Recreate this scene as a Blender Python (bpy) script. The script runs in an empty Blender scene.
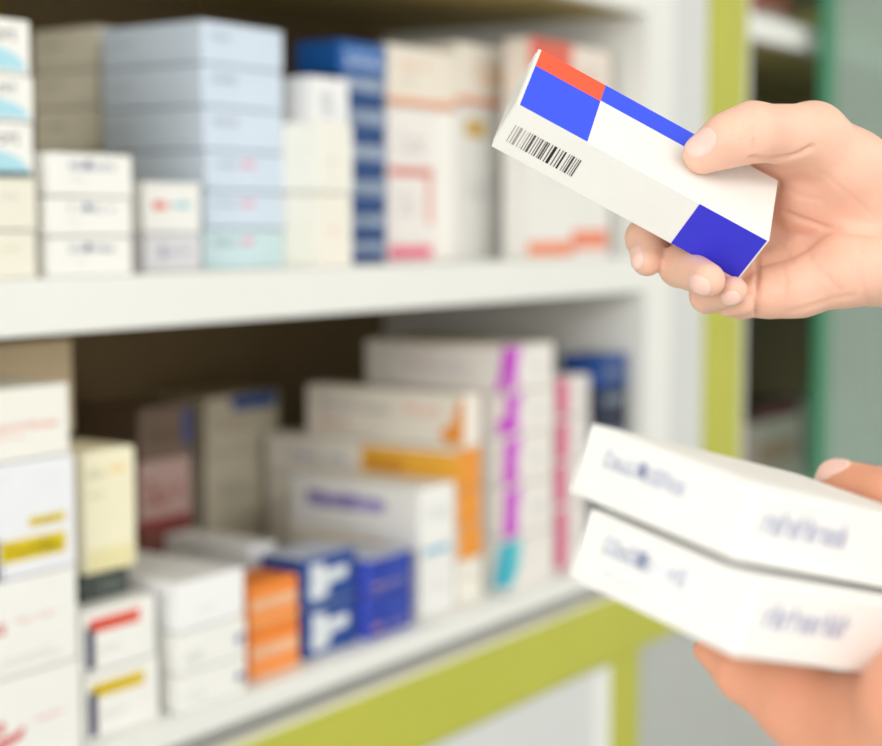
import bpy, bmesh, math, random
import numpy as np
from mathutils import Vector, Matrix

random.seed(7)
D = bpy.data
SC = bpy.context.scene
COL = SC.collection

# ------------------------------------------------------------------ camera
F_PX, CXP, CYP = 1600.0, 441.0, 373.0          # focal length in pixels, frame centre
EYE = 1.45                                       # camera height above the floor
PSI = math.radians(34.5)                         # heading, measured from the run of the shelves (+X)
TH = math.atan(0.0925)                           # looking slightly down
FW = Vector((math.cos(PSI)*math.cos(TH), math.sin(PSI)*math.cos(TH), -math.sin(TH)))
RT = Vector((math.sin(PSI), -math.cos(PSI), 0))
UP = RT.cross(FW)
CAMM = Matrix((RT, -UP, FW)).transposed()        # camera frame (right, down, forward) -> world
ORI = Vector((0, 0, EYE))
cd = D.cameras.new('camera')
cam = D.objects.new('camera', cd)
COL.objects.link(cam)
cam.matrix_world = Matrix.Translation(ORI) @ Matrix((RT, UP, -FW)).transposed().to_4x4()
cd.sensor_width = 36.0
cd.lens = 36.0*F_PX/882.0
cd.clip_start = 0.02
cd.dof.use_dof = True
cd.dof.focus_distance = 0.612
cd.dof.aperture_fstop = 5.7
SC.camera = cam

# ------------------------------------------------------------------ world, lights, exposure
def lin(c):
    return tuple(((v/255)/12.92 if v/255 <= .04045 else ((v/255+.055)/1.055)**2.4) for v in c)
w = D.worlds.new('world'); SC.world = w; w.use_nodes = True
w.node_tree.nodes['Background'].inputs[0].default_value = (1.0, 0.985, 0.955, 1)
w.node_tree.nodes['Background'].inputs[1].default_value = 0.85
def area(name, loc, target, size, power, col=(1, .985, .955)):
    l = D.lights.new(name, 'AREA'); l.shape = 'RECTANGLE'; l.size, l.size_y = size
    l.energy = power; l.color = col
    o = D.objects.new(name, l); COL.objects.link(o); o.location = loc
    o.rotation_euler = (Vector(target)-Vector(loc)).to_track_quat('-Z', 'Y').to_euler()
area('left_fill_light', (-2.6, -0.45, 1.90), (1.0, 0.95, 1.35), (1.6, 1.3), 44, (1, .985, .96))  # added fill from the left to brighten side and inner faces; no window
area('ceiling_lamp_light', (0.4, -1.2, 2.65), (0.9, 0.7, 1.2), (1.6, 1.0), 22)
area('ceiling_lamp_light', (2.6, -0.9, 2.60), (2.2, 0.7, 1.2), (1.4, 0.8), 10)
SC.view_settings.view_transform = 'Standard'
SC.view_settings.look = 'None'
SC.view_settings.exposure = 0.03
SC.view_settings.gamma = 1.0
SC.view_settings.use_curve_mapping = False

# ------------------------------------------------------------------ helpers
def ray(x, y):
    return RT*((x-CXP)/F_PX) - UP*((y-CYP)/F_PX) + FW
def onY(x, y, Y):                                # pixel -> point on a plane Y = const
    r = ray(x, y); return ORI + r*(Y/r.y)
def onZ(x, y, z):
    r = ray(x, y); return ORI + r*((z-EYE)/r.z)
def camp(x, y, d):                               # pixel + depth -> world
    return ORI + ray(x, y)*d

MATS = {}
def mat(name, rgb, rough=.55, noise=.03, scale=40, bump=.0, spec=.4, coat=0, sss=0, metal=0):
    if name in MATS: return MATS[name]
    m = D.materials.new(name); m.use_nodes = True; nt = m.node_tree; b = nt.nodes['Principled BSDF']
    c = lin(rgb)
    tc = nt.nodes.new('ShaderNodeTexCoord'); nz = nt.nodes.new('ShaderNodeTexNoise')
    nz.inputs['Scale'].default_value = scale; nz.inputs['Detail'].default_value = 4
    nt.links.new(tc.outputs['Object'], nz.inputs['Vector'])
    rp = nt.nodes.new('ShaderNodeValToRGB'); nt.links.new(nz.outputs['Fac'], rp.inputs[0])
    rp.color_ramp.elements[0].position = .3; rp.color_ramp.elements[1].position = .7
    rp.color_ramp.elements[0].color = (*[v*(1-noise) for v in c], 1)
    rp.color_ramp.elements[1].color = (*[min(1, v*(1+noise)) for v in c], 1)
    nt.links.new(rp.outputs[0], b.inputs['Base Color'])
    b.inputs['Roughness'].default_value = rough
    b.inputs['Specular IOR Level'].default_value = spec
    b.inputs['Coat Weight'].default_value = coat
    b.inputs['Metallic'].default_value = metal
    if sss:
        b.inputs['Subsurface Weight'].default_value = sss
        b.inputs['Subsurface Radius'].default_value = (1, .35, .18)
        b.inputs['Subsurface Scale'].default_value = .006
    if bump:
        n2 = nt.nodes.new('ShaderNodeTexNoise'); n2.inputs['Scale'].default_value = scale*12
        nt.links.new(tc.outputs['Object'], n2.inputs['Vector'])
        bp = nt.nodes.new('ShaderNodeBump'); bp.inputs['Strength'].default_value = bump
        bp.inputs['Distance'].default_value = .0004
        nt.links.new(n2.outputs['Fac'], bp.inputs['Height']); nt.links.new(bp.outputs[0], b.inputs['Normal'])
    MATS[name] = m; return m
def ink(rgb): return mat('ink_%02x%02x%02x' % tuple(rgb), rgb, .5, .02)
def card(rgb): return mat('card_%02x%02x%02x' % tuple(rgb), rgb, .5, .015, 60, .15)

def obj(name, bm, m, parent=None):
    me = D.meshes.new(name); bmesh.ops.recalc_face_normals(bm, faces=bm.faces); bm.to_mesh(me); bm.free()
    o = D.objects.new(name, me); COL.objects.link(o); me.materials.append(m)
    if parent is not None: o.parent = parent
    return o
def tag(o, label, cat, group=None):
    o['label'] = label; o['category'] = cat
    if group: o['group'] = group
def thing(name, label, cat, loc, group=None, mw=None):
    o = D.objects.new(name, None); COL.objects.link(o); o.empty_display_size = .02
    if mw is not None: o.matrix_world = mw
    else: o.location = loc
    tag(o, label, cat, group); return o
def box(bm, a, b, bev=0, seg=2):
    a, b = Vector(a), Vector(b)
    r = bmesh.ops.create_cube(bm, size=1, matrix=Matrix.Translation((a+b)/2) @ Matrix.Diagonal((*(b-a), 1)))
    if bev:
        es = list({e for v in r['verts'] for e in v.link_edges})
        bmesh.ops.bevel(bm, geom=es, offset=bev, segments=seg, affect='EDGES', profile=.6)
def boxobj(name, a, b, m, parent=None, bev=0):
    bm = bmesh.new(); box(bm, a, b, bev); return obj(name, bm, m, parent)
def struct(name, a, b, m, bev=0):
    o = boxobj(name, a, b, m, None, bev); o['kind'] = 'structure'; return o

# ------------------------------------------------------------------ the room
Y0 = .815                                        # front plane of the shelving
ZU = EYE-.035                                    # top of the upper shelf
ZUB = EYE-.0727                                  # its underside
ZL = EYE-.3635                                    # top of the lower shelf
ZT = EYE+.229                                    # underside of the top shelf
YB = Y0+.36                                      # back panels
M_white = mat('white_laminate', (240, 241, 237), .45, .01, 8)
M_grey = mat('pale_grey_laminate', (222, 224, 224), .5, .01, 8)
M_lime = mat('lime_laminate', (192, 194, 72), .5, .03, 10)
M_cream = mat('cream_edge', (238, 236, 205), .5, .01)
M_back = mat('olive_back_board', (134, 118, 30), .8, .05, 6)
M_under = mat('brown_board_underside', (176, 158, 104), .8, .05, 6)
M_alu = mat('brushed_aluminium', (206, 206, 202), .4, .03, 30, metal=.25)
M_wall = mat('wall_paint', (236, 234, 226), .8, .01)
M_floor = mat('floor_vinyl', (196, 198, 190), .45, .04, 3)

struct('floor', (-1.5, -2.5, -.02), (5.5, 1.45, 0), M_floor)
struct('ceiling', (-1.5, -2.5, 2.7), (5.5, 1.45, 2.75), M_wall)
struct('wall_back', (-1.5, 1.40, 0), (5.5, 1.50, 2.7), M_wall)

# ------------------------------------------------------------------ main shelving unit
XA, XB = .22, 1.586                              # clear span between the uprights
unit = thing('shelving_unit', 'white shelving unit with lime green post and rail holding the medicine boxes', 'shelves', (0, 0, 0))
def P(name, a, b, m, bev=.0008, parent=None): return boxobj(name, a, b, m, parent or unit, bev)
def board(zb, zt, x0, x1, parent):
    s = boxobj('shelf', (x0, Y0+.018, zb+.003), (x1, YB, zt), M_white, parent, .0008)
    boxobj('edge_strip', (x0, Y0, zb), (x1, Y0+.0175, zt), M_white, s, .0012)
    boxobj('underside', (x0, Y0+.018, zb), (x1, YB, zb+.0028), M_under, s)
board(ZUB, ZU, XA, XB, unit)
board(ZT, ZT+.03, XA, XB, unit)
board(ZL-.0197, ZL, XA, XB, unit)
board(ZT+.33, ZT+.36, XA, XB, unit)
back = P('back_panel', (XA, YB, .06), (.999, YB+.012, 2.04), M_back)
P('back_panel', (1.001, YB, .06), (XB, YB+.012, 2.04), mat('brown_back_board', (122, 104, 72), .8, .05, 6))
P('upright', (XA-.03, Y0, EYE-.398), (XA, YB+.012, 2.06), M_white)
P('upright', (XB, Y0, EYE-.398), (XB+.062, YB+.012, 2.06), M_white)
P('cupboard_side', (XA-.03, Y0+.07, .0), (XA, YB+.012, EYE-.3985), M_white)
P('cupboard_side', (XB, Y0+.07, .0), (XB+.062, YB+.012, EYE-.3985), M_white)
P('filler_strip', (XB+.0625, Y0+.008, EYE-.398), (1.7545, Y0+.03, 2.06), M_grey)
P('post', (1.755, Y0-.002, EYE-.474), (1.842, Y0+.05, 2.06), M_lime, .002)
P('top_panel', (XA-.03, Y0, 2.06), (1.842, YB+.012, 2.08), M_white)
# rail under the lower shelf: grooved aluminium channel over a lime board
ch = P('channel', (XA, Y0+.012, EYE-.3985), (XB+.06, Y0+.03, EYE-.3835), M_alu)
for k in range(3):
    P('channel_rib', (XA, Y0+.003, EYE-.3982+k*.0052), (XB+.06, Y0+.0115, EYE-.3962+k*.0052), M_alu, .0004, ch)
P('cream_edging', (XA, Y0-.001, EYE-.4035), (1.842, Y0+.03, EYE-.399), M_cream)
P('rail', (XA-.03, Y0, EYE-.474), (1.7415, Y0+.03, EYE-.4036), M_lime, .001)
P('stile', (1.512, Y0-.001, .08), (1.578, Y0+.03, EYE-.4745), M_lime, .001)
P('cupboard_door', (.86, Y0+.004, .08), (1.484, Y0+.022, EYE-.4775), M_grey, .001)
P('cupboard_door', (.225, Y0+.004, .08), (.857, Y0+.022, EYE-.4775), M_grey, .001)
P('door_edge', (1.4845, Y0-.001, .08), (1.5115, Y0+.02, EYE-.4775), M_white, .001)
P('cupboard_door', (1.579, Y0+.004, .08), (1.8555, Y0+.022, EYE-.4745), mat('grey_door', (186, 190, 186), .5, .02), .001)
P('plinth', (XA-.03, Y0+.03, 0), (1.842, Y0+.05, .078), M_grey)

# ------------------------------------------------------------------ neighbouring cabinet with glass doors
cab = thing('glass_cabinet', 'blurred display cabinet with green glass door beyond the lime post', 'cabinet', (1.85, Y0, 0))
cab.location = (0, 0, 0)
X2, X3 = 1.846, 3.3
for z in (ZT, ZT+.33): board(z, z+.03, X2+.0105, X3, cab)
board(ZUB, ZU, X2+.0105, X3, cab); board(ZL-.03, ZL, X2+.0105, X3, cab)
boxobj('back_panel', (X2, YB, .06), (X3, YB+.012, 2.06), mat('dark_back', (150, 134, 106), .8), cab)
boxobj('side_panel', (X2, Y0, ZL-.03), (X2+.010, YB, 2.06), M_grey, cab, .001)
boxobj('side_panel', (X3, Y0, .0), (X3+.024, YB, 2.06), M_grey, cab, .001)
boxobj('cupboard_base', (X2+.0105, Y0+.004, .0), (X3, Y0+.03, ZL-.031), mat('grey_door', (186, 190, 186), .5, .02), cab, .001)
boxobj('top_panel', (X2, Y0, 2.06), (X3+.024, YB, 2.08), M_white, cab, .001)
mg = D.materials.new('green_glass'); mg.use_nodes = True; nt = mg.node_tree
for n in list(nt.nodes): nt.nodes.remove(n)
o_ = nt.nodes.new('ShaderNodeOutputMaterial'); tr = nt.nodes.new('ShaderNodeBsdfTransparent'); tr.inputs[0].default_value = (.80, .90, .84, 1)
gl = nt.nodes.new('ShaderNodeBsdfPrincipled'); gl.inputs['Base Color'].default_value = (*lin((186, 206, 194)), 1); gl.inputs['Roughness'].default_value = .12
mx = nt.nodes.new('ShaderNodeMixShader'); mx.inputs[0].default_value = .42
nt.links.new(tr.outputs[0], mx.inputs[1]); nt.links.new(gl.outputs[0], mx.inputs[2]); nt.links.new(mx.outputs[0], o_.inputs[0])
mg2 = mg.copy(); mg2.name = 'deep_green_glass'; q = mg2.node_tree.nodes
for n in q:
    if n.type == 'BSDF_TRANSPARENT': n.inputs[0].default_value = (.30, .62, .44, 1)
    if n.type == 'MIX_SHADER': n.inputs[0].default_value = .6
    if n.type == 'BSDF_PRINCIPLED': n.inputs['Base Color'].default_value = (*lin((96, 170, 130)), 1)
M_edge = mat('glass_edge_green', (58, 140, 104), .2, .05)
for x0, x1, y in ((2.03, 2.66, Y0-.028), (2.62, 3.28, Y0-.016)):
    g = boxobj('glass_door', (x0, y, ZL+.001), (x1, y+.006, 2.03), mg, cab)
    boxobj('glass_edge', (x0-.004, y-.001, ZL+.001), (x0, y+.007, 2.03), M_edge, g)
    boxobj('door_stile', (x0, y-.0045, ZL+.001), (x0+.035, y-.0005, 2.03), mg2, g)
boxobj('sliding_track', (X2+.0105, Y0-.032, ZL-.03), (X3, Y0-.002, ZL), M_alu, cab, .001)
boxobj('sliding_track', (X2+.0105, Y0-.032, 2.03), (X3, Y0-.002, 2.06), M_alu, cab, .001)

# ------------------------------------------------------------------ cartons
# a decal list entry: (face, kind, u0, v0, u1, v1, rgb[, n]); u runs left to right, v bottom to top, both 0..1
PN = {'band': 'print_or_shade_band', 'text': 'printed_text', 'bars': 'barcode', 'poly': 'printed_shape', 'word': 'lettering', 'seam': 'closure_flap'}
T = .00018
def decal(face, kind, u0, v0, u1, v1, rgb, extra, dims, parent, rnd):
    W, Dp, H = dims
    if face == 'front':
        o, U, V, N = Vector((-W/2, -Dp/2, 0)), Vector((W, 0, 0)), Vector((0, 0, H)), Vector((0, -1, 0))
    elif face == 'side':
        o, U, V, N = Vector((-W/2, Dp/2, 0)), Vector((0, -Dp, 0)), Vector((0, 0, H)), Vector((-1, 0, 0))
    elif face == 'top':
        o, U, V, N = Vector((-W/2, -Dp/2, H)), Vector((W, 0, 0)), Vector((0, Dp, 0)), Vector((0, 0, 1))
    else:                                        # 'rear' of a hand held box: the long lower side
        o, U, V, N = Vector((W/2, Dp/2, 0)), Vector((-W, 0, 0)), Vector((0, 0, H)), Vector((0, 1, 0))
    bm = bmesh.new()
    def poly(pts):
        a = [bm.verts.new(o+U*p[0]+V*p[1]+N*.00002) for p in pts]
        b = [bm.verts.new(o+U*p[0]+V*p[1]+N*T) for p in pts]
        bm.faces.new(b)
        for i in range(len(pts)):
            j = (i+1) % len(pts); bm.faces.new((a[i], a[j], b[j], b[i]))
    def rect(a, b, c, d): poly([(a, b), (c, b), (c, d), (a, d)])
    if kind in ('band', 'seam'): rect(u0, v0, u1, v1)
    elif kind == 'poly': poly(extra)
    elif kind == 'bars':
        u = u0; 
        while u < u1-.002:
            wd = rnd.choice((.25, .25, .5, .8))*(u1-u0)/(extra or 26)
            rect(u, v0, min(u+wd, u1), v1); u += wd + rnd.choice((.35, .6, .9))*(u1-u0)/(extra or 26)
    elif kind == 'text':                         # small blurred print: letter-sized strokes
        n = extra or 8; cw = (u1-u0)/n
        for i in range(n):
            if rnd.random() < .1: continue
            a = u0+i*cw; hh = v1 if (i == 0 or rnd.random() < .25) else v0+(v1-v0)*.72
            rect(a, v0, a+cw*.24, hh)
            k = rnd.random()
            if k < .7: rect(a+cw*.24, hh-(v1-v0)*.2, a+cw*.72, hh)
            if k > .3: rect(a+cw*.24, v0, a+cw*.72, v0+(v1-v0)*.2)
            if rnd.random() < .6: rect(a+cw*.55, v0+(v1-v0)*.2, a+cw*.75, hh-(v1-v0)*.2)
    m = card(rgb) if kind == 'seam' else ink(rgb)
    return obj(PN[kind], bm, m, parent)
def word(txt, face, u0, v0, hgt, rgb, dims, parent):
    W, Dp, H = dims
    cu = D.curves.new('lettering', 'FONT'); cu.body = txt; cu.size = hgt; cu.extrude = .0001
    to = D.objects.new('tmp', cu); COL.objects.link(to)
    bpy.context.view_layer.update()
    me = D.meshes.new_from_object(to.evaluated_get(bpy.context.evaluated_depsgraph_get()))
    D.objects.remove(to); me.materials.clear(); me.materials.append(ink(rgb))
    me.transform(Matrix.Rotation(math.pi/2, 4, 'X')); me.transform(Matrix.Translation((-W/2+W*u0, -Dp/2-.00005, H*v0)))
    o = D.objects.new('lettering', me); COL.objects.link(o); o.parent = parent
def carton(mw, dims, rgb, decals, label, group, seed=0, bev=.0007, name='medicine_box', cat='medicine box'):
    W, Dp, H = dims; rnd = random.Random(seed)
    t = thing(name, label, cat, None, group, mw)
    bm = bmesh.new(); box(bm, (-W/2, -Dp/2, 0), (W/2, Dp/2, H), bev)
    b = obj('carton', bm, card(rgb), t)
    for d in decals:
        if d[1] == 'word': word(d[2], d[0], d[3], d[4], d[5]*H, d[6], dims, t)
        else: decal(*d[:7], d[7] if len(d) > 7 else None, dims, t, rnd)
    return t
SEED = [0]
def stack(xc, xr, ys, rgb, decals, labels, group, z0, xl=None, depth=.09, Y=None, anchor='c', yaw=.5, bev=.0013):
    """upright pile; xc: pixel of the near left corner, xr: right end, ys: joint heights at that corner (or at xr), top first"""
    xa = xr if anchor == 'r' else xc
    if Y is None: Y = max(onZ(xa, ys[-1], z0).y, Y0+.004)
    zs = [onY(xa, y, Y).z for y in ys]; zs[-1] = z0+.0003
    ym = sum(ys)/len(ys)
    Xc = onY(xc, ym, Y).x; Xr = onY(xr, ym, Y).x
    if xl is not None: depth = max(.05, onX(xl, ym, Xc).y-Y)
    z0 += .0003
    depth = min(depth, YB-Y-.006)
    out = []
    for i in range(len(ys)-1):
        SEED[0] += 1; r = random.Random(SEED[0]*13)
        H = zs[i]-zs[i+1]-.0011
        c = rgb[i] if isinstance(rgb, list) else rgb
        dc = decals[i] if (decals and isinstance(decals[0], list)) else decals
        cx_, cy_ = (Xc+Xr)/2 + r.uniform(-.0006, .0006), Y+depth/2+r.uniform(0, .002)
        mw = Matrix.Translation((cx_, cy_, zs[i+1])) @ Matrix.Rotation(math.radians(r.uniform(-yaw, yaw)), 4, 'Z')
        out.append(carton(mw, (Xr-Xc-.001, depth, H), c, dc, labels[i], group, SEED[0], bev))
    return out, Xc, Xr, Y, depth, zs
def onX(x, y, X):
    r = ray(x, y); return ORI + r*(X/r.x)

WHT = (246, 246, 242); CRM = (240, 237, 222); GRY = (120, 125, 140); NAVY = (28, 42, 92); RED = (214, 70, 60)

# ---- upper shelf -------------------------------------------------
U = ZU
cy1, cy2 = (176, 224, 240), (195, 232, 240)
def wave(u0, u1): return ('front', 'poly', 0, 0, 1, 1, cy1, [(.02, .07), (.965, .07), (.955, .14), (.93, .23), (.89, .32), (.84, .39), (.78, .44), (.70, .47), (.5, .5), (.02, .5)])
dw = [wave(0, 1), ('front', 'word', 'ort', .70, .60, .42, (110, 112, 112)), ('front', 'band', .04, .30, .60, .34, (230, 245, 248))]
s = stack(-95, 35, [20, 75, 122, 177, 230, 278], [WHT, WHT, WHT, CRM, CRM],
      [dw, dw, dw+[('front', 'band', .02, .01, .98, .11, (40, 50, 48))], [('front', 'text', .72, .6, .86, .7, (205, 205, 195), 5)], [('front', 'text', .72, .6, .86, .7, (215, 210, 170), 5)]],  # dark bottom band on the third box is painted joint shadow, not print
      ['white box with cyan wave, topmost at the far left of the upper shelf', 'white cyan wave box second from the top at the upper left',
       'white cyan wave box with a painted shadow line at its foot, third in the upper left pile', 'plain cream box fourth in the upper left pile, under the painted shadow line',
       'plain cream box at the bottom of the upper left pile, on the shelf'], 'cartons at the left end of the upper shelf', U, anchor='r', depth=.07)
stack(51, 133, [150, 195.5, 236, 278], WHT,
      [('front', 'text', .22, .62, .78, .80, (130, 135, 160), 9), ('front', 'band', .40, .66, .47, .84, (100, 110, 150)), ('front', 'text', .24, .36, .40, .42, (190, 190, 190), 4)],
      ['white box with grey blue print, top of the three beside the cream pile', 'white box with grey blue print, middle of the three beside the cream pile', 'white box with grey blue print, bottom of the three beside the cream pile'],
      'white cartons with grey print', U, depth=.08)
stack(144, 202, [180, 233, 273], [WHT, (222, 222, 226)],
      [[('front', 'text', .16, .46, .46, .62, (236, 96, 84), 4), ('front', 'band', .16, .48, .40, .60, (240, 120, 105)), ('front', 'band', .50, .50, .82, .60, (140, 205, 222))],
       [('front', 'text', .25, .45, .8, .65, (175, 170, 195), 6), ('front', 'band', .28, .35, .34, .7, (165, 155, 190))]],
      ['small white box with a red and cyan dash on its front', 'pale grey box beneath the one with the red and cyan dash'], 'small cartons in front of the blue pile', U, depth=.06, Y=.845)
# pale blue pile
pb = (214, 228, 244)
pd = [('front', 'text', .12, .60, .42, .76, (140, 152, 170), 5), ('side', 'text', .05, .50, .34, .62, (176, 192, 210), 8), ('side', 'band', .05, .12, .9, .15, (196, 210, 228))]
pr = pd+[('front', 'band', .45, .62, .60, .76, (236, 150, 176))]
Xb = stack(205, 285, [18, 62, 105, 149, 190, 228, 270], [pb]*5+[(206, 230, 236)], [pd, pd, pd, pr, pr, pr],
      ['pale blue box, topmost of the tall pale blue pile', 'pale blue box second from the top of the blue pile', 'pale blue box third from the top of the blue pile',
       'pale blue box fourth in the blue pile, first with a pink mark', 'pale blue box fifth in the blue pile, above the lowest', 'aqua tinted box at the bottom of the pale blue pile'],
      'pale blue cartons', U, xl=104, yaw=.8)
# beige pile behind
Xc_ = onX(99, 60, .945)
stack(99, 118, [24, 68, 106, 150, 190, 232], (250, 245, 228), [('side', 'text', .15, .55, .5, .65, (170, 165, 150), 6), ('side', 'band', .05, .1, .95, .12, (205, 198, 178))],
      ['beige box, topmost of the pile between the cyan wave and blue piles', 'beige box second from the top behind the blue pile', 'beige box third from the top behind the blue pile', 'beige box fourth down, hidden behind the small white boxes', 'beige box at the foot of the hidden beige pile'],
      'beige cartons behind the blue pile', U, xl=34, Y=.995)
# whites between
CR = stack(320, 354, [120, 192, 268], [(244, 242, 232), (244, 240, 228)],
      [[('front', 'text', .28, .4, .6, .5, (225, 205, 180), 5), ('front', 'band', .3, .2, .7, .23, (232, 228, 214))], [('front', 'text', .25, .45, .75, .58, (238, 205, 180), 6)]],
      ['creamy white box, upper of two left of the blue labelled column', 'creamy white box at the foot of the pair left of the blue column'], 'creamy cartons', U, depth=.068)
rr = stack(312, 350, [74, 119.5], (244, 245, 246), [('front', 'text', .25, .3, .65, .7, (190, 195, 200), 3), ('front', 'band', .28, .15, .60, .22, (205, 208, 212))],
      ['small white box with faint grey print on top of the creamy pair'], 'creamy cartons', CR[5][0]-.0006, depth=.05, Y=.85)
# navy pile with text bands
nb = (34, 78, 140)
nd = [('front', 'band', .03, .50, .97, .93, (158, 178, 206)), ('front', 'text', .1, .56, .9, .9, (222, 230, 240), 6), ('front', 'text', .2, .48, .8, .66, (60, 90, 140), 5)]
n0 = [('front', 'text', .12, .58, .9, .82, (150, 185, 225), 6), ('front', 'text', .15, .22, .95, .5, (205, 222, 240), 6)]
labs = ['saturated blue box topmost of the blue labelled column'] + ['navy box with a pale text band, %s in the blue labelled column' % k for k in
        ('second from the top', 'third from the top', 'fourth from the top', 'third from the bottom', 'second from the bottom', 'bottommost')]
stack(340, 386, [38, 72, 104, 140, 175, 212, 265][:1]+[72, 104, 140, 176, 212, 240, 265], [(22, 96, 178)]+[nb]*6, [n0]+[nd]*6, labs, 'navy cartons in the column', U, xl=306, Y=.90)
# big white panels on the right part
orl = (240, 150, 100)
stack(388, 456, [42, 104, 262], [(244, 236, 222), (246, 242, 238)],
      [[('front', 'text', .1, .62, .6, .75, (240, 170, 130), 6), ('front', 'band', 0, .02, 1, .12, orl), ('front', 'text', .15, .3, .5, .5, (222, 208, 196), 4)],
       [('front', 'band', .02, .555, .64, .61, (222, 120, 110)), ('front', 'band', .56, .24, .64, .555, (232, 170, 160)), ('front', 'text', .18, .7, .55, .85, (215, 205, 210), 4),
        ('front', 'text', .15, .3, .45, .46, (220, 215, 215), 4), ('front', 'band', .02, .02, .64, .10, (240, 110, 145)), ('front', 'band', .68, .01, .98, .99, (252, 250, 244))]],
      ['cream box with an orange base line, on top right of the navy column', 'tall white box with a red frame and pink foot beside the navy column'], 'tall cartons on the right of the upper shelf', U, Y=.90)
stack(457, 527, [40, 103, 258], [(244, 238, 226), (236, 236, 232)],
      [[('front', 'text', .3, .35, .8, .7, (245, 190, 140), 5), ('front', 'band', 0, .02, 1, .12, orl), ('front', 'band', .7, .3, .85, .55, (200, 220, 232))],
       [('front', 'band', .12, .80, .40, .91, (214, 178, 96)), ('front', 'text', .15, .4, .7, .6, (214, 214, 214), 6)]],
      ['cream box with orange print behind the tip of the held box', 'tall pale grey white box with a mustard tag'], 'tall cartons on the right of the upper shelf', U, Y=.90)
stack(529, 611, [36, 96, 252], [(238, 226, 214), (238, 237, 232)],
      [[('front', 'band', .0, .45, .5, 1.0, (228, 104, 84)), ('front', 'text', .55, .4, .9, .7, (214, 196, 186), 5)],
       [('front', 'band', .0, .02, .55, .11, (240, 150, 112)), ('front', 'band', .52, .06, .98, .18, (238, 140, 108)), ('front', 'text', .2, .5, .7, .65, (215, 215, 212), 5)]],
      ['box with a red corner behind the upper end of the held box', 'tall white box with an orange foot at the right of the upper shelf'], 'tall cartons on the right of the upper shelf', U, Y=.845, depth=.03)

# ---- lower shelf --------------------------------------------------
L = ZL
YL = (226, 200, 10)
big = [('front', 'band', .80, .42, .955, .50, YL), ('front', 'text', .82, .435, .94, .485, (150, 130, 20), 7),
       ('front', 'band', .68, .14, .955, .33, YL), ('front', 'text', .70, .18, .94, .29, (90, 78, 20), 8), ('front', 'bars', .45, .0, .70, .36, (90, 84, 120), 9)]
BG = stack(-190, 79, [452, 564, 658, 751], [(240, 242, 248), WHT, WHT],
      [big, [('front', 'text', .60, .46, .70, .60, (206, 60, 50), 3), ('front', 'text', .74, .54, .90, .60, (232, 170, 160), 9), ('front', 'band', .3, .12, .93, .135, (212, 210, 205)), ('front', 'text', .3, .16, .9, .21, (220, 218, 212), 22)],
       [('front', 'text', .58, .44, .68, .62, (210, 60, 50), 3), ('front', 'poly', 0, 0, 1, 1, (214, 90, 90), [(.60, .36), (.70, .40), (.76, .46), (.74, .34), (.66, .28), (.6, .28)]), ('front', 'text', .80, .46, .93, .52, (236, 184, 190), 9)]],
      ['large white box with two yellow bars and a barcode at the left edge', 'large white box with faint red print under the yellow barred one', 'large white box with red print, lowest at the bottom left corner'],
      'large cartons at the lower left', L, Y=.822, anchor='r', depth=.19)
stack(-170, 71, [381, 452], (244, 243, 236), [('front', 'text', .62, .42, .95, .52, (232, 160, 150), 12), ('front', 'text', .6, .3, .8, .36, (238, 190, 180), 7)],
      ['white box with a line of red print, topmost of the lower left pile'], 'large cartons at the lower left', BG[5][0]-.0006, Y=.826, anchor='r', depth=.07)
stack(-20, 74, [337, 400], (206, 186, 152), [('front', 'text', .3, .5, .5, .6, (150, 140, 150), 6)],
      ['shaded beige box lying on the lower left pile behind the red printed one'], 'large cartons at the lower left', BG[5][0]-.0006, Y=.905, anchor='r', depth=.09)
st = [('front', 'band', .05, .06, .165, .74, (16, 24, 80))]
CO = stack(84, 159, [612, 677, 745], WHT,
      [st+[('front', 'band', .09, .63, .78, .85, (236, 92, 66)), ('front', 'text', .15, .70, .70, .79, (190, 70, 55), 10), ('front', 'text', .2, .3, .6, .38, (214, 212, 208), 8)],
       st+[('front', 'band', .09, .63, .80, .85, (226, 194, 20)), ('front', 'text', .15, .70, .70, .79, (170, 145, 30), 10), ('front', 'text', .2, .3, .6, .38, (214, 212, 208), 8)]],
      ['white box with a coral red stripe and navy bar', 'white box with a yellow stripe and navy bar beneath the coral striped one'], 'striped cartons', L, depth=.10)
DKB = stack(83, 132, [578, 606], (66, 74, 70), [('front', 'band', .4, .1, .46, .9, (110, 120, 116)), ('front', 'text', .55, .3, .9, .7, (120, 130, 125), 4)],
      ['dark grey green small box lying between the cream box and coral striped one'], 'striped cartons', CO[5][0]-.0006, Y=.845, depth=.07)
stack(83, 137, [451, 579], (250, 244, 214), [('front', 'text', .1, .78, .45, .84, (200, 195, 170), 5), ('front', 'band', .5, .80, .78, .86, (248, 222, 160)), ('front', 'text', .1, .62, .4, .66, (215, 208, 180), 5), ('front', 'band', .06, .02, .92, .2, (240, 232, 180))],
      ['cream yellow upright box standing on the dark little box'], 'striped cartons', DKB[5][0]-.0006, Y=.846, depth=.06, bev=.004)
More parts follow.
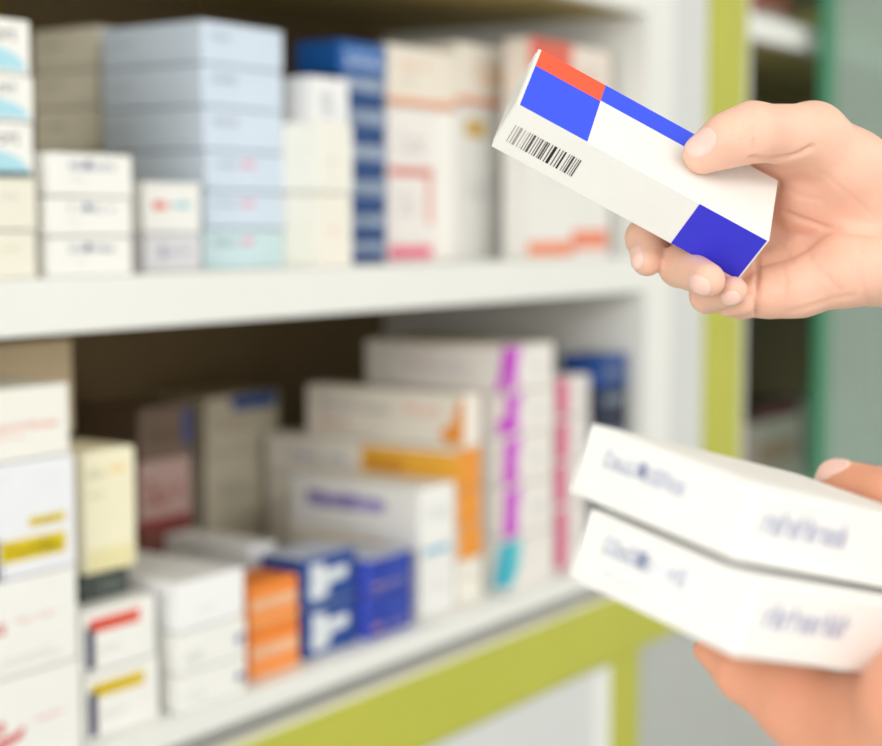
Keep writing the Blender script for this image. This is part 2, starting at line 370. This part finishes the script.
# white pile
wd = [('front', 'text', .08, .25, .35, .45, (200, 202, 208), 6), ('front', 'poly', 0, 0, 1, 1, (70, 96, 150), [(.84, .40), (.88, .40), (.88, .30), (.92, .30), (.92, .40), (.97, .40), (.97, .52), (.92, .52), (.92, .62), (.88, .62), (.88, .52), (.84, .52)])]
stack(180, 247, [583, 634, 676, 719], [(248, 249, 250), WHT, WHT], [[('side', 'text', .3, .2, .7, .8, (170, 175, 180), 3), ('front', 'text', .3, .3, .6, .4, (226, 226, 228), 6)], wd, wd],
      ['bright white box on top of the pile left of the orange boxes', 'white box with a small blue cross, middle of the pile left of the orange boxes', 'white box with a small blue cross, on the shelf left of the orange boxes'],
      'white cartons on the lower shelf', L, depth=.15)
og = (248, 140, 50)
od = [('front', 'band', .03, .40, .97, .66, (250, 196, 150)), ('front', 'text', .1, .46, .85, .62, (252, 232, 214), 7), ('front', 'band', .0, .05, 1, .22, (252, 170, 100))]
stack(250, 300, [586, 633, 683], og, [od, od], ['orange box with pale print, upper of the two', 'orange box with pale print, lower of the two'], 'orange cartons', L, depth=.042)
stack(252, 278, [546, 596, 640], (244, 245, 248), [('side', 'text', .2, .3, .6, .5, (214, 214, 220), 6)], ['white box peeping over the orange boxes from behind', 'white box hidden behind the orange boxes'], 'white cartons behind the orange ones', L, Y=.897, depth=.10)
bl = (24, 70, 150)
def plus(c): return [('top', 'band', .01, .01, .99, .99, (206, 214, 234)), ('front', 'poly', 0, 0, 1, 1, c, [(.16, .42), (.16, .86), (.42, .84), (.42, .66), (.80, .70), (.86, .56), (.80, .44), (.50, .40), (.46, .16), (.22, .10), (.12, .24)]), ('front', 'text', .1, .04, .7, .10, (130, 160, 200), 9)]
stack(303, 357, [560, 610, 662], bl, [plus((226, 232, 236)), plus((226, 232, 236))],
      ['blue box with a white blob emblem, upper of two beside the orange boxes', 'blue box with a white blob emblem, lower of two beside the orange boxes'], 'blue emblem cartons', L, depth=.045)
rb = (28, 58, 168)
ru = [('top', 'band', .01, .01, .99, .99, (206, 214, 234)), ('front', 'text', .08, .16, .92, .32, (170, 160, 190), 8), ('front', 'band', .08, .18, .26, .30, (190, 130, 130)), ('front', 'text', .5, .55, .9, .7, (90, 120, 210), 5), ('side', 'band', 0, 0, 1, 1, (80, 100, 224))]
stack(370, 413, [561, 597, 641], rb, [ru, ru], ['royal blue box, upper of the pair right of the emblem boxes', 'royal blue box, lower of the pair right of the emblem boxes'], 'royal blue cartons', L, depth=.075)
# B: purple lettered
pu = [('side', 'band', .14, .58, .72, .78, (176, 166, 222)), ('side', 'text', .14, .56, .76, .80, (92, 72, 176), 9), ('side', 'text', .2, .24, .7, .30, (210, 205, 200), 12), ('side', 'band', .02, .10, .75, .14, (250, 214, 130)), ('front', 'text', .2, .5, .8, .7, (205, 208, 214), 5), ('front', 'band', .12, .0, .85, .09, (120, 186, 224))]
B_ = stack(421, 456, [488, 557, 620], [WHT, (243, 243, 240)], [pu, [('front', 'text', .2, .4, .8, .55, (216, 216, 214), 5)]],
      ['long white box with purple lettering on its side', 'white box beneath the purple lettered one'], 'long cartons with their sides showing', L, xl=291)
# orange banded long pile
wb = (246, 242, 232)
ob = [('side', 'band', .52, .10, 1.0, .92, (250, 186, 66)), ('side', 'text', .56, .35, .74, .75, (240, 150, 30), 4), ('side', 'text', .14, .4, .46, .65, (160, 176, 205), 6), ('front', 'band', 0, 0, .96, 1, (240, 156, 48))]
ob2 = [('side', 'text', .08, .4, .3, .6, (206, 196, 140), 5), ('side', 'text', .1, .15, .3, .25, (170, 175, 180), 5), ('front', 'band', 0, 0, .96, 1, (240, 156, 48))]
O_ = stack(458, 483, [450, 492, 528, 562, 602], wb, [ob, ob2, ob2, [('front', 'text', .2, .5, .8, .7, (220, 205, 180), 4)]],
      ['long box with a broad amber band, topmost of the amber banded pile', 'long box with an amber end, second of the amber banded pile', 'long box with an amber end, third of the amber banded pile', 'white box without amber at the foot of the amber banded pile'],
      'amber banded cartons', L, xl=268, Y=.84)
xo, yo, zo = O_[1], O_[3], O_[5][0]
r_ = [('side', 'text', .10, .52, .55, .72, (190, 186, 184), 10), ('side', 'text', .6, .55, .88, .75, (244, 180, 150), 6), ('side', 'text', .1, .2, .3, .34, (210, 140, 130), 4), ('side', 'text', .12, .12, .5, .2, (214, 210, 204), 9),
      ('side', 'poly', 0, 0, 1, 1, (246, 160, 60), [(.97, .9), (1, .9), (1, .05), (.88, .05), (.86, .3), (.93, .42)])]
stack(464, 482, [394, 449], (246, 240, 228), r_, ['long white box with pale red print lying on the amber banded pile'], 'amber banded cartons', zo-.0006, xl=307, Y=.844)
# magenta pile
mg_ = (210, 84, 216)
def md(k):
    sq = [[(.95, 1), (1, 1), (1, .5), (.98, .05), (.90, .0), (.93, .4)], [(.96, 1), (1, .9), (1, .1), (.93, .0), (.90, .3), (.97, .5)], [(.96, .95), (1, .9), (1, 0), (.95, 0), (.96, .5)]][k % 3]
    return [('side', 'poly', 0, 0, 1, 1, mg_, sq), ('front', 'poly', 0, 0, 1, 1, mg_, [(0, .95), (.26, 1), (.16, .5), (.2, .1), (0, .04)]), ('side', 'text', .3, .4, .75, .6, (212, 190, 205), 8), ('front', 'text', .5, .4, .85, .6, (216, 212, 216), 4)]
m5 = [('side', 'poly', 0, 0, 1, 1, (70, 190, 214), [(.93, .92), (1, .98), (1, .1), (.88, .05)]), ('front', 'poly', 0, 0, 1, 1, (90, 200, 214), [(0, 1), (.26, .98), (.2, .4), (0, .05)])]
stack(511, 554, [346, 393, 437, 487, 540, 593], (240, 236, 230), [md(0), md(1), md(2), md(2), m5],
      ['white box with magenta squiggle, topmost of the magenta pile', 'white box with magenta squiggle, second of the magenta pile', 'white box with magenta squiggle, middle of the magenta pile', 'white box with magenta squiggle, lowest above the cyan marked box', 'white box with a cyan patch at the foot of the magenta pile'],
      'magenta squiggle cartons', L, xl=367)
pk = [('front', 'band', 0, .04, .34, .96, (222, 90, 140)), ('front', 'text', .5, .4, .9, .6, (216, 210, 212), 4)]
stack(556, 590, [378, 420, 463, 508, 572], (238, 232, 228), pk,
      ['white box with a pink end band, topmost right of the magenta pile', 'white box with pink end band, second from top of the pink banded pile', 'white box with pink end band, third from top of the pink banded pile', 'white box with pink end band, bottom of the pink banded pile'],
      'pink banded cartons', L, depth=.14)
dk = (30, 42, 66)
dd = [('front', 'band', .1, .45, .9, .75, (110, 122, 140)), ('side', 'band', .1, .3, .6, .8, (36, 90, 170))]
stack(602, 628, [356, 388, 420, 470, 555], [(24, 74, 150), dk, dk, dk], [[('front', 'band', .1, .3, .9, .6, (90, 104, 124))], dd, dd, dd],
      ['blue box topmost of the dark pile in the right corner of the shelf', 'dark navy box with grey label, second in the dark corner pile', 'dark navy box with grey label, third in the dark corner pile', 'dark navy box at the bottom of the dark corner pile'],
      'dark cartons by the right upright', L, xl=566, Y=.826)
# back of the lower shelf, in the shade
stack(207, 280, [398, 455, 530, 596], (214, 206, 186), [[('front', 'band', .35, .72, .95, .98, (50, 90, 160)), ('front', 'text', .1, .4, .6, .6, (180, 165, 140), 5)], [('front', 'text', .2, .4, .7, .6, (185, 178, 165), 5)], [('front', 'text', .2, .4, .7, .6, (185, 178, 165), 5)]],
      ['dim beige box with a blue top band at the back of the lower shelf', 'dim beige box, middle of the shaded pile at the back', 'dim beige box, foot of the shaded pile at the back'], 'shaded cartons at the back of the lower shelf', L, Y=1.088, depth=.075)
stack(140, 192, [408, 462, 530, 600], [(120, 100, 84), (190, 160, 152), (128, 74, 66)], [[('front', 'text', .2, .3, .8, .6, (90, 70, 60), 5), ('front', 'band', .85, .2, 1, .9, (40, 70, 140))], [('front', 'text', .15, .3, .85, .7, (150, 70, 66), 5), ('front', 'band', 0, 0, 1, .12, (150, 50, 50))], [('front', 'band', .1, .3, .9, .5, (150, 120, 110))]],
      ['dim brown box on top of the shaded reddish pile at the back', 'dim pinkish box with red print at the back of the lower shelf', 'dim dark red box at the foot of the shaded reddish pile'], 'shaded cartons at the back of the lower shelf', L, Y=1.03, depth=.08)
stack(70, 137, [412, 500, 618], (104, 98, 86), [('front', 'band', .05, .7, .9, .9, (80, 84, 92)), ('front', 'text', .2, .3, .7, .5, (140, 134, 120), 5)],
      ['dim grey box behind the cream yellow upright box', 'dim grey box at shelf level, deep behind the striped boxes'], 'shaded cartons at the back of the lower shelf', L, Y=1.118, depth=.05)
# neighbouring cabinet contents
G = 'cartons inside the glass cabinet'
def inside(x, y, z, dims, rgb, band, lab):
    carton(Matrix.Translation((x, y, z+.0004)), dims, rgb, [('front', 'band', .1, .3, .9, .6, band)], lab, G, 3)
inside(2.17, .94, ZL, (.17, .08, .085), (214, 206, 196), (196, 160, 140), 'pale box under the dark one seen past the lime post')
inside(2.17, .94, ZL+.0855, (.17, .08, .022), (80, 58, 60), (160, 50, 56), 'dark box with a red mark seen past the lime post')
inside(2.16, 1.08, ZL, (.24, .10, .22), (168, 152, 136), (140, 110, 100), 'tall dim brown grey box at the back, past the lime post')
inside(2.43, .95, ZL, (.18, .08, .09), (190, 196, 190), (170, 160, 146), 'pale blurred box just behind the green glass door edge')
inside(2.66, .95, ZL, (.20, .08, .06), (196, 196, 186), (180, 160, 150), 'pale box below the brownish one behind the green glass')
inside(2.66, .95, ZL+.0605, (.20, .08, .06), (170, 160, 150), (190, 150, 140), 'brownish box behind the green glass at the right frame edge')
inside(2.12, .94, ZT+.03, (.12, .08, .06), (214, 120, 110), (236, 230, 220), 'reddish box on the cabinet shelf at the top, right of the post')
inside(2.50, .94, ZT+.03, (.22, .08, .07), (196, 190, 130), (210, 206, 170), 'olive yellow box behind glass at the top right corner')
inside(2.33, .95, ZU, (.13, .10, .12), (176, 184, 176), (150, 160, 152), 'grey box behind the glass door above the wrist')
inside(2.50, .95, ZU, (.11, .10, .10), (160, 170, 160), (140, 150, 140), 'darker grey box behind the glass, further right above the wrist')

# ------------------------------------------------------------------ boxes in the hands
def heldmw(axes, centre, order, dims):
    """axes: columns in the camera frame; order picks box X, Y, Z (with sign)"""
    A = Matrix(axes); cols = [CAMM @ A.col[i] for i in range(3)]
    def pick(k): return cols[abs(k)-1]*(1 if k > 0 else -1)
    X, Y, Z = (pick(k) for k in order)
    c = ORI + CAMM @ Vector(centre)
    R = Matrix((X, Y, Z)).transposed().to_4x4()
    return Matrix.Translation(c - Z*dims[2]/2) @ R
def cc(px, py, d): return ((px-CXP)/F_PX*d, (py-CYP)/F_PX*d, d)
A1 = ((.8813, -.235, -.41), (.4605, .6219, .6334), (.1061, -.747, .6563))
# local: X = length, Z (up) = -(main->side) so the main face (front) has v=1 at the top edge; Y = into the box
dm1 = (.10859, .0220, .04288)
c1 = Vector((0.55819, 0.29098, 0.02359)); c1c = CAMM.transposed() @ c1
mw1 = heldmw(A1, c1c, (1, 3, -2), dm1)
BLU, BL2, RD = (52, 82, 246), (52, 52, 214), (250, 92, 60)
h1 = carton(mw1, dm1, (240, 239, 235), [
    ('front', 'band', .012, .70, .275, .995, RD), ('front', 'band', .012, .0, .275, .70, BLU), ('front', 'band', .275, .72, .655, .995, BLU)],
    'white carton with blue and red blocks and a barcode, held up in the upper hand', 'medicine boxes held in the hands', 5, .0004)
# the lower long side: own little frame with the same helpers
sd = thing_side = None
def under_decal(kind, u0, v0, u1, v1, rgb, n=None):
    """on the face towards -Z of the carton (long lower side); v=0 at the ridge with the main face"""
    W, Dp, H = dm1; bm = bmesh.new(); rnd = random.Random(3)
    def rect(a, b, c, d):
        pts = [(a, b), (c, b), (c, d), (a, d)]
        lo = [bm.verts.new((-W/2+W*p[0], -Dp/2+Dp*p[1], -.00002)) for p in pts]
        hi = [bm.verts.new((-W/2+W*p[0], -Dp/2+Dp*p[1], -T)) for p in pts]
        bm.faces.new(hi)
        for i in range(4): bm.faces.new((lo[i], lo[(i+1) % 4], hi[(i+1) % 4], hi[i]))
    if kind == 'band': rect(u0, v0, u1, v1)
    else:
        u = u0
        while u < u1:
            a = rnd.choice((.4, .4, .8, 1.3))*(u1-u0)/n
            if n == 200: a = .4*(u1-u0)/40
            rect(u, v0, min(u+a, u1), v1); u += a+rnd.choice((.5, .8, 1.2))*(u1-u0)/min(n, 60)
    return obj('print_or_shade_band' if kind == 'band' else 'barcode', bm, ink(rgb), h1)
under_decal('band', .722, .015, .992, .985, BL2)
under_decal('bars', .035, .38, .085, .76, (170, 160, 158), 7)
under_decal('bars', .092, .38, .165, .76, (96, 80, 84), 12)
under_decal('bars', .168, .38, .245, .76, (40, 34, 38), 10)
under_decal('bars', .248, .38, .295, .76, (70, 60, 64), 9)
bm = bmesh.new()                                  # tuck flap on the near end
box(bm, (-dm1[0]/2-.0003, -dm1[1]/2+.0012, .0015), (-dm1[0]/2, dm1[1]/2-.001, dm1[2]-.0015), .0001, 1)
obj('tuck_flap', bm, card((250, 248, 244)), h1)
bm = bmesh.new()
box(bm, (dm1[0]/2, -dm1[1]/2+.0012, .0015), (dm1[0]/2+.0003, dm1[1]/2-.001, dm1[2]-.0015), .0001, 1)
obj('tuck_flap', bm, card((250, 248, 244)), h1)

A2 = ((.6032, -.2875, .744), (.2227, .9564, .1891), (-.7659, .0516, .6409))
# axes: 1 = along the left face, 2 = down, 3 = along the right face (away)
dm2 = (.0659, .1016, .0218)
c2 = CAMM.transposed() @ Vector((0.44644, 0.18747, -0.08585))
# box frame: X along left face (front face = left one), Y away along the right face, Z up
def mk2(centre, lab, seed):
    A = Matrix(A2)
    mw = heldmw(A2, centre, (1, 3, -2), dm2)
    t = carton(mw, dm2, (242, 242, 239), [('front', 'band', .16, .52, .64, .70, (230, 232, 240)), ('front', 'text', .16, .50, .66, .74, (188, 194, 218), 10), ('front', 'band', .36, .54, .42, .74, (158, 168, 208)),
              ('front', 'text', .2, .22, .5, .32, (222, 224, 230), 8)], lab, 'medicine boxes held in the hands', seed, .0016)
    W, Dp, H = dm2; bm = bmesh.new(); rnd = random.Random(seed)
    for i in range(10):                           # print on the face towards +X, reading away from the camera
        a = -Dp/2+Dp*(.07+.038*i); hh = .74 if rnd.random() < .3 else .64
        box(bm, (W/2+.00002, a, H*.42), (W/2+T, a+Dp*.012, H*hh)); box(bm, (W/2+.00002, a+Dp*.012, H*rnd.choice((.42, .57))), (W/2+T, a+Dp*.028, H*.64))
    obj('printed_text', bm, ink((176, 180, 200)), t)
    bm = bmesh.new(); box(bm, (-W/2+.001, -Dp/2-.0003, .001), (W/2-.001, -Dp/2-.00002, H-.0008), .0001, 1)
    return t
mk2(c2, 'plain white carton with faint blue print, upper of the two in the lower hand', 11)
A = Matrix(A2)
c3 = c2 + A.col[1]*.0234 + A.col[0]*.0088 + A.col[2]*.001
mk2(c3, 'plain white carton with faint blue print, lower of the two in the lower hand', 12)

# ------------------------------------------------------------------ hands (one continuous surface each)
def smin(a, b, k):
    if k <= 0: return np.minimum(a, b)
    h = np.clip(.5+.5*(b-a)/k, 0, 1)
    return b*(1-h)+a*h-k*h*(1-h)
def cap(p, a, b, r1, r2):
    a, b = np.array(a), np.array(b); ba = b-a; pa = p-a
    h = np.clip((pa@ba)/(ba@ba), 0, 1)
    return np.linalg.norm(pa-h[..., None]*ba, axis=-1)-(r1+(r2-r1)*h)
def node(n): x, y, d, r = n; return np.array(cc(x, y, d)), r*d/F_PX
def chain(p, nodes, k):
    out = None
    for n0, n1 in zip(nodes[:-1], nodes[1:]):
        (a, ra), (b, rb_) = node(n0), node(n1)
        d = cap(p, a, b, ra, rb_); out = d if out is None else smin(out, d, k)
    return out
def hand_sdf(spec):
    def f(p):
        body = None
        for ch_, k in spec['palm']:
            d = chain(p, ch_, .004); body = d if body is None else smin(body, d, k)
        for fg in spec['fingers']:
            d0 = chain(p, fg[:2], 0); body = smin(body, d0, .005)
        out = body
        for fg in spec['fingers']:
            d = chain(p, fg[1:], .0022); out = smin(out, d, .0012)
        for t in spec.get('free', []):
            d = chain(p, t, .005); out = smin(out, d, .006)
        return out
    return f
def surface_net(f, lo, hi, h):
    n = np.ceil((hi-lo)/h).astype(int)+1
    ax = [lo[i]+h*np.arange(n[i]) for i in range(3)]
    V = np.empty(n, np.float32)
    G = np.stack(np.meshgrid(ax[1], ax[2], indexing='ij'), -1)
    for i0 in range(0, n[0], 16):
        xs = ax[0][i0:i0+16]
        pp = np.empty((len(xs),)+G.shape[:2]+(3,)); pp[..., 0] = xs[:, None, None]; pp[..., 1:] = G[None]
        V[i0:i0+16] = f(pp)
    S = V < 0
    c = np.zeros(tuple(n-1), int)
    for dx in (0, 1):
        for dy in (0, 1):
            for dz in (0, 1): c += S[dx:n[0]-1+dx, dy:n[1]-1+dy, dz:n[2]-1+dz]
    act = (c > 0) & (c < 8); idx = -np.ones(act.shape, int); cells = np.argwhere(act); idx[act] = np.arange(len(cells))
    P_ = lo+h*(cells+.5)
    faces = []
    for a in range(3):
        b, c_ = (a+1) % 3, (a+2) % 3
        sl0 = [slice(None)]*3; sl1 = [slice(None)]*3; sl0[a] = slice(0, -1); sl1[a] = slice(1, None)
        s0, s1 = S[tuple(sl0)], S[tuple(sl1)]
        e = np.argwhere(s0 != s1)
        ok = (e[:, b] > 0) & (e[:, c_] > 0) & (e[:, b] < n[b]-1) & (e[:, c_] < n[c_]-1); e = e[ok]
        def at(db, dc):
            q = e.copy(); q[:, b] += db; q[:, c_] += dc; return idx[q[:, 0], q[:, 1], q[:, 2]]
        F = np.stack([at(-1, -1), at(0, -1), at(0, 0), at(-1, 0)], 1)
        inside = s0[e[:, 0], e[:, 1], e[:, 2]]
        F[~inside] = F[~inside][:, ::-1]
        faces.append(F)
    F = np.concatenate(faces); F = F[(F >= 0).all(1)]
    def grad(p, e=4e-4):
        g = np.stack([f(p+np.eye(3)[i]*e)-f(p-np.eye(3)[i]*e) for i in range(3)], -1)/(2*e)
        return g/(np.linalg.norm(g, axis=-1, keepdims=True)+1e-9)
    for _ in range(4):
        P_ = P_-grad(P_)*np.clip(f(P_), -.6*h, .6*h)[:, None]
    return P_, F, grad
def seg_dist(q, pts):
    best = np.full(len(q), 1e9)
    for a, b in zip(pts[:-1], pts[1:]):
        a, b = np.array(a, float), np.array(b, float); ba = b-a
        t = np.clip(((q-a)@ba)/(ba@ba), 0, 1); best = np.minimum(best, np.linalg.norm(q-a-t[:, None]*ba, axis=1))
    return best
def build_hand(name, spec, label, h, lo, hi, m):
    f = hand_sdf(spec)
    P_, F, grad = surface_net(f, np.array(lo), np.array(hi), h)
    g = grad(P_)
    for it in range(2):                           # relax slightly so the smooth unions read as soft flesh
        nb = np.zeros_like(P_); cn = np.zeros(len(P_))
        for i in range(4):
            np.add.at(nb, F[:, i], P_[F[:, (i+1) % 4]]); np.add.at(cn, F[:, i], 1)
            np.add.at(nb, F[:, (i+1) % 4], P_[F[:, i]]); np.add.at(cn, F[:, (i+1) % 4], 1)
        P_ = P_*.5+.5*nb/np.maximum(cn, 1)[:, None]
    q = np.stack([CXP+F_PX*P_[:, 0]/P_[:, 2], CYP+F_PX*P_[:, 1]/P_[:, 2]], 1)
    front = np.clip(-g[:, 2]*2, 0, 1)
    disp = np.zeros(len(P_))
    for pts, dep, wd in spec.get('creases', []):
        disp -= dep*np.exp(-(seg_dist(q, pts)/wd)**2)*front
    P_ = P_+g*disp[:, None]
    W_ = (np.array(CAMM) @ P_.T).T+np.array(ORI)
    me = D.meshes.new(name); me.from_pydata(W_.tolist(), [], F.tolist()); me.update()
    me.polygons.foreach_set('use_smooth', [True]*len(me.polygons))
    me.materials.append(m)
    o = D.objects.new(name, me); COL.objects.link(o); tag(o, label, 'hand')
    return o, f, grad
def nail(parent, f, grad, centre, axis, normal, ln, wd, m):
    """curved plate laid on the finger: centre/axis/normal in the camera frame"""
    ax_ = np.array(axis, float); ax_ /= np.linalg.norm(ax_); nn = np.array(normal, float); nn -= ax_*(nn@ax_); nn /= np.linalg.norm(nn)
    sd_ = np.cross(ax_, nn); c = np.array(centre)
    NU, NV = 15, 13; pts = []
    for i in range(NU):
        for j in range(NV):
            a, b = -1+2*i/(NU-1), -1+2*j/(NV-1)
            s_ = math.sqrt(max(0, 1-.5*b*b)); t_ = math.sqrt(max(0, 1-.5*a*a))
            pts.append(c+ax_*a*s_*ln/2+sd_*b*t_*wd/2+nn*.012)
    p = np.array(pts)
    for _ in range(40): p = p-nn*np.clip(f(p), -.004, .004)[:, None]*.8
    edge = np.array([max(abs(-1+2*i/(NU-1)), abs(-1+2*j/(NV-1))) for i in range(NU) for j in range(NV)])
    p = p+nn*(.00045-.0010*(edge > .99))[:, None]
    W_ = (np.array(CAMM) @ p.T).T+np.array(ORI)
    F = [(i*NV+j, (i+1)*NV+j, (i+1)*NV+j+1, i*NV+j+1) for i in range(NU-1) for j in range(NV-1)]
    me = D.meshes.new('fingernail'); me.from_pydata(W_.tolist(), [], F); me.update()
    me.polygons.foreach_set('use_smooth', [True]*len(me.polygons)); me.materials.append(m)
    o = D.objects.new('fingernail', me); COL.objects.link(o); o.parent = parent

M_skin = mat('skin', (240, 194, 172), .48, .05, 55, .25, .35, sss=.35)
M_nail = mat('nail', (246, 206, 194), .38, .02, 30, 0, .35, sss=.2)

upper = {
 'palm': [
  ([(768, 153, .641, 21), (790, 150, .638, 27), (812, 140, .634, 33), (850, 168, .640, 38), (905, 208, .652, 44), (960, 232, .665, 50)], .006),
  ([(808, 190, .648, 26), (860, 214, .652, 36), (905, 226, .656, 44)], .008),   # thumb metacarpal, thenar
  ([(802, 214, .656, 24), (900, 222, .660, 44)], .008),
  ([(806, 232, .668, 26), (900, 240, .664, 40)], .006),
  ([(800, 262, .660, 27), (900, 256, .662, 40)], .006),
  ([(772, 292, .645, 25), (800, 288, .642, 28), (846, 270, .640, 36), (905, 264, .652, 44), (960, 262, .664, 50)], .007),      # hypothenar
  ([(905, 232, .662, 56), (960, 245, .670, 66), (1130, 285, .69, 78)], .012)],                          # wrist and forearm
 'fingers': [
  [(800, 195, .666, 24), (716, 188, .668, 22), (646, 238, .640, 20), (647, 261, .629, 15.5)],
  [(806, 232, .668, 23), (712, 244, .668, 22), (680, 266, .632, 21), (708, 280, .602, 17.5)],
  [(806, 262, .660, 23), (726, 284, .655, 21), (708, 295, .632, 18), (733, 291, .612, 15)],
  [(780, 292, .646, 22), (742, 302, .640, 17), (730, 303, .628, 13), (744, 303, .622, 12)]],
 'free': [
  [(812, 137, .630, 33), (752, 132, .610, 28), (728, 140, .609, 25), (703, 154, .6105, 20.5)]],
 'creases': [
  ([(752, 158), (770, 160), (787, 158), (800, 154), (812, 147)], .0016, 2.2), ([(753, 126), (755, 138), (753, 150)], .0009, 1.6), ([(748, 130), (748, 142)], .0005, 1.4), ([(743, 120), (741, 130)], .0003, 1.5),
  ([(777, 209), (800, 219), (824, 227), (844, 231), (885, 235)], .0013, 2.6), ([(766, 232), (782, 246), (792, 262)], .0006, 1.8),
  ([(757, 258), (757, 290), (757, 326)], .0022, 2.0), ([(790, 312), (812, 306), (836, 298), (852, 296)], .0005, 2.5), ([(812, 120), (822, 140), (816, 150)], .0003, 3),
  ([(700, 262), (702, 270)], .0003, 1.2), ([(860, 244), (862, 285), (868, 305)], .0006, 3.0), ([(778, 182), (800, 196), (822, 200)], .0004, 2.5), ([(800, 235), (812, 262), (840, 290)], .0004, 2.2), ([(820, 172), (850, 196), (872, 215)], .0003, 2.5), ([(778, 250), (786, 280), (784, 300)], .0004, 1.8)]}
hu, fu, gu = build_hand('hand', upper, 'bare hand pinching the blue and white carton between thumb and fingers, upper right', .00125, (.06, -.125, .585), (.345, .02, .75), M_skin)
nail(hu, fu, gu, cc(702, 149, .6105), (-24, 15, 2), (-.12, -.30, -.95), .0128, .0122, M_nail)
nail(hu, fu, gu, cc(643, 259, .629), (3, 20, -10), (-1, .05, -.75), .0105, .0088, M_nail)
nail(hu, fu, gu, cc(703, 283, .602), (22, 6, -12), (-.10, .42, -1), .0105, .0088, M_nail)
nail(hu, fu, gu, cc(733, 293, .612), (20, -2, -12), (.05, .45, -1), .0085, .0072, M_nail)

lower = {
 'palm': [
  ([(702, 650, .520, 11), (742, 676, .505, 24), (800, 706, .490, 41), (880, 748, .474, 70), (1010, 815, .48, 98)], .010),
  ([(1035, 600, .49, 50), (1035, 700, .475, 84), (1010, 800, .48, 105)], .010),
  ([(926, 698, .438, 62), (990, 778, .460, 82)], .030),
  ([(1035, 835, .48, 100), (1200, 900, .50, 116)], .015)],
 'fingers': [
  [(1030, 600, .485, 34), (960, 516, .500, 27), (890, 494, .520, 26), (838, 483, .5385, 24)],
  [(1040, 640, .49, 34), (968, 580, .506, 27), (890, 560, .532, 26), (840, 552, .552, 24)],
  [(1040, 690, .49, 34), (968, 640, .512, 26), (900, 615, .540, 25), (860, 606, .556, 23)]],
 'creases': []}
M_skin2 = mat('skin_warm', (230, 164, 134), .5, .05, 55, .2, .35, sss=.35)
hl, fl, gl_ = build_hand('hand', lower, 'blurred hand under the two white cartons, fingers over their far side, lower right', .0025, (.06, .0, .42), (.30, .23, .60), M_skin2)
nail(hl, fl, gl_, cc(832, 480, .5385), (-50, -6, 14), (-.2, -.8, -.6), .012, .010, M_nail)
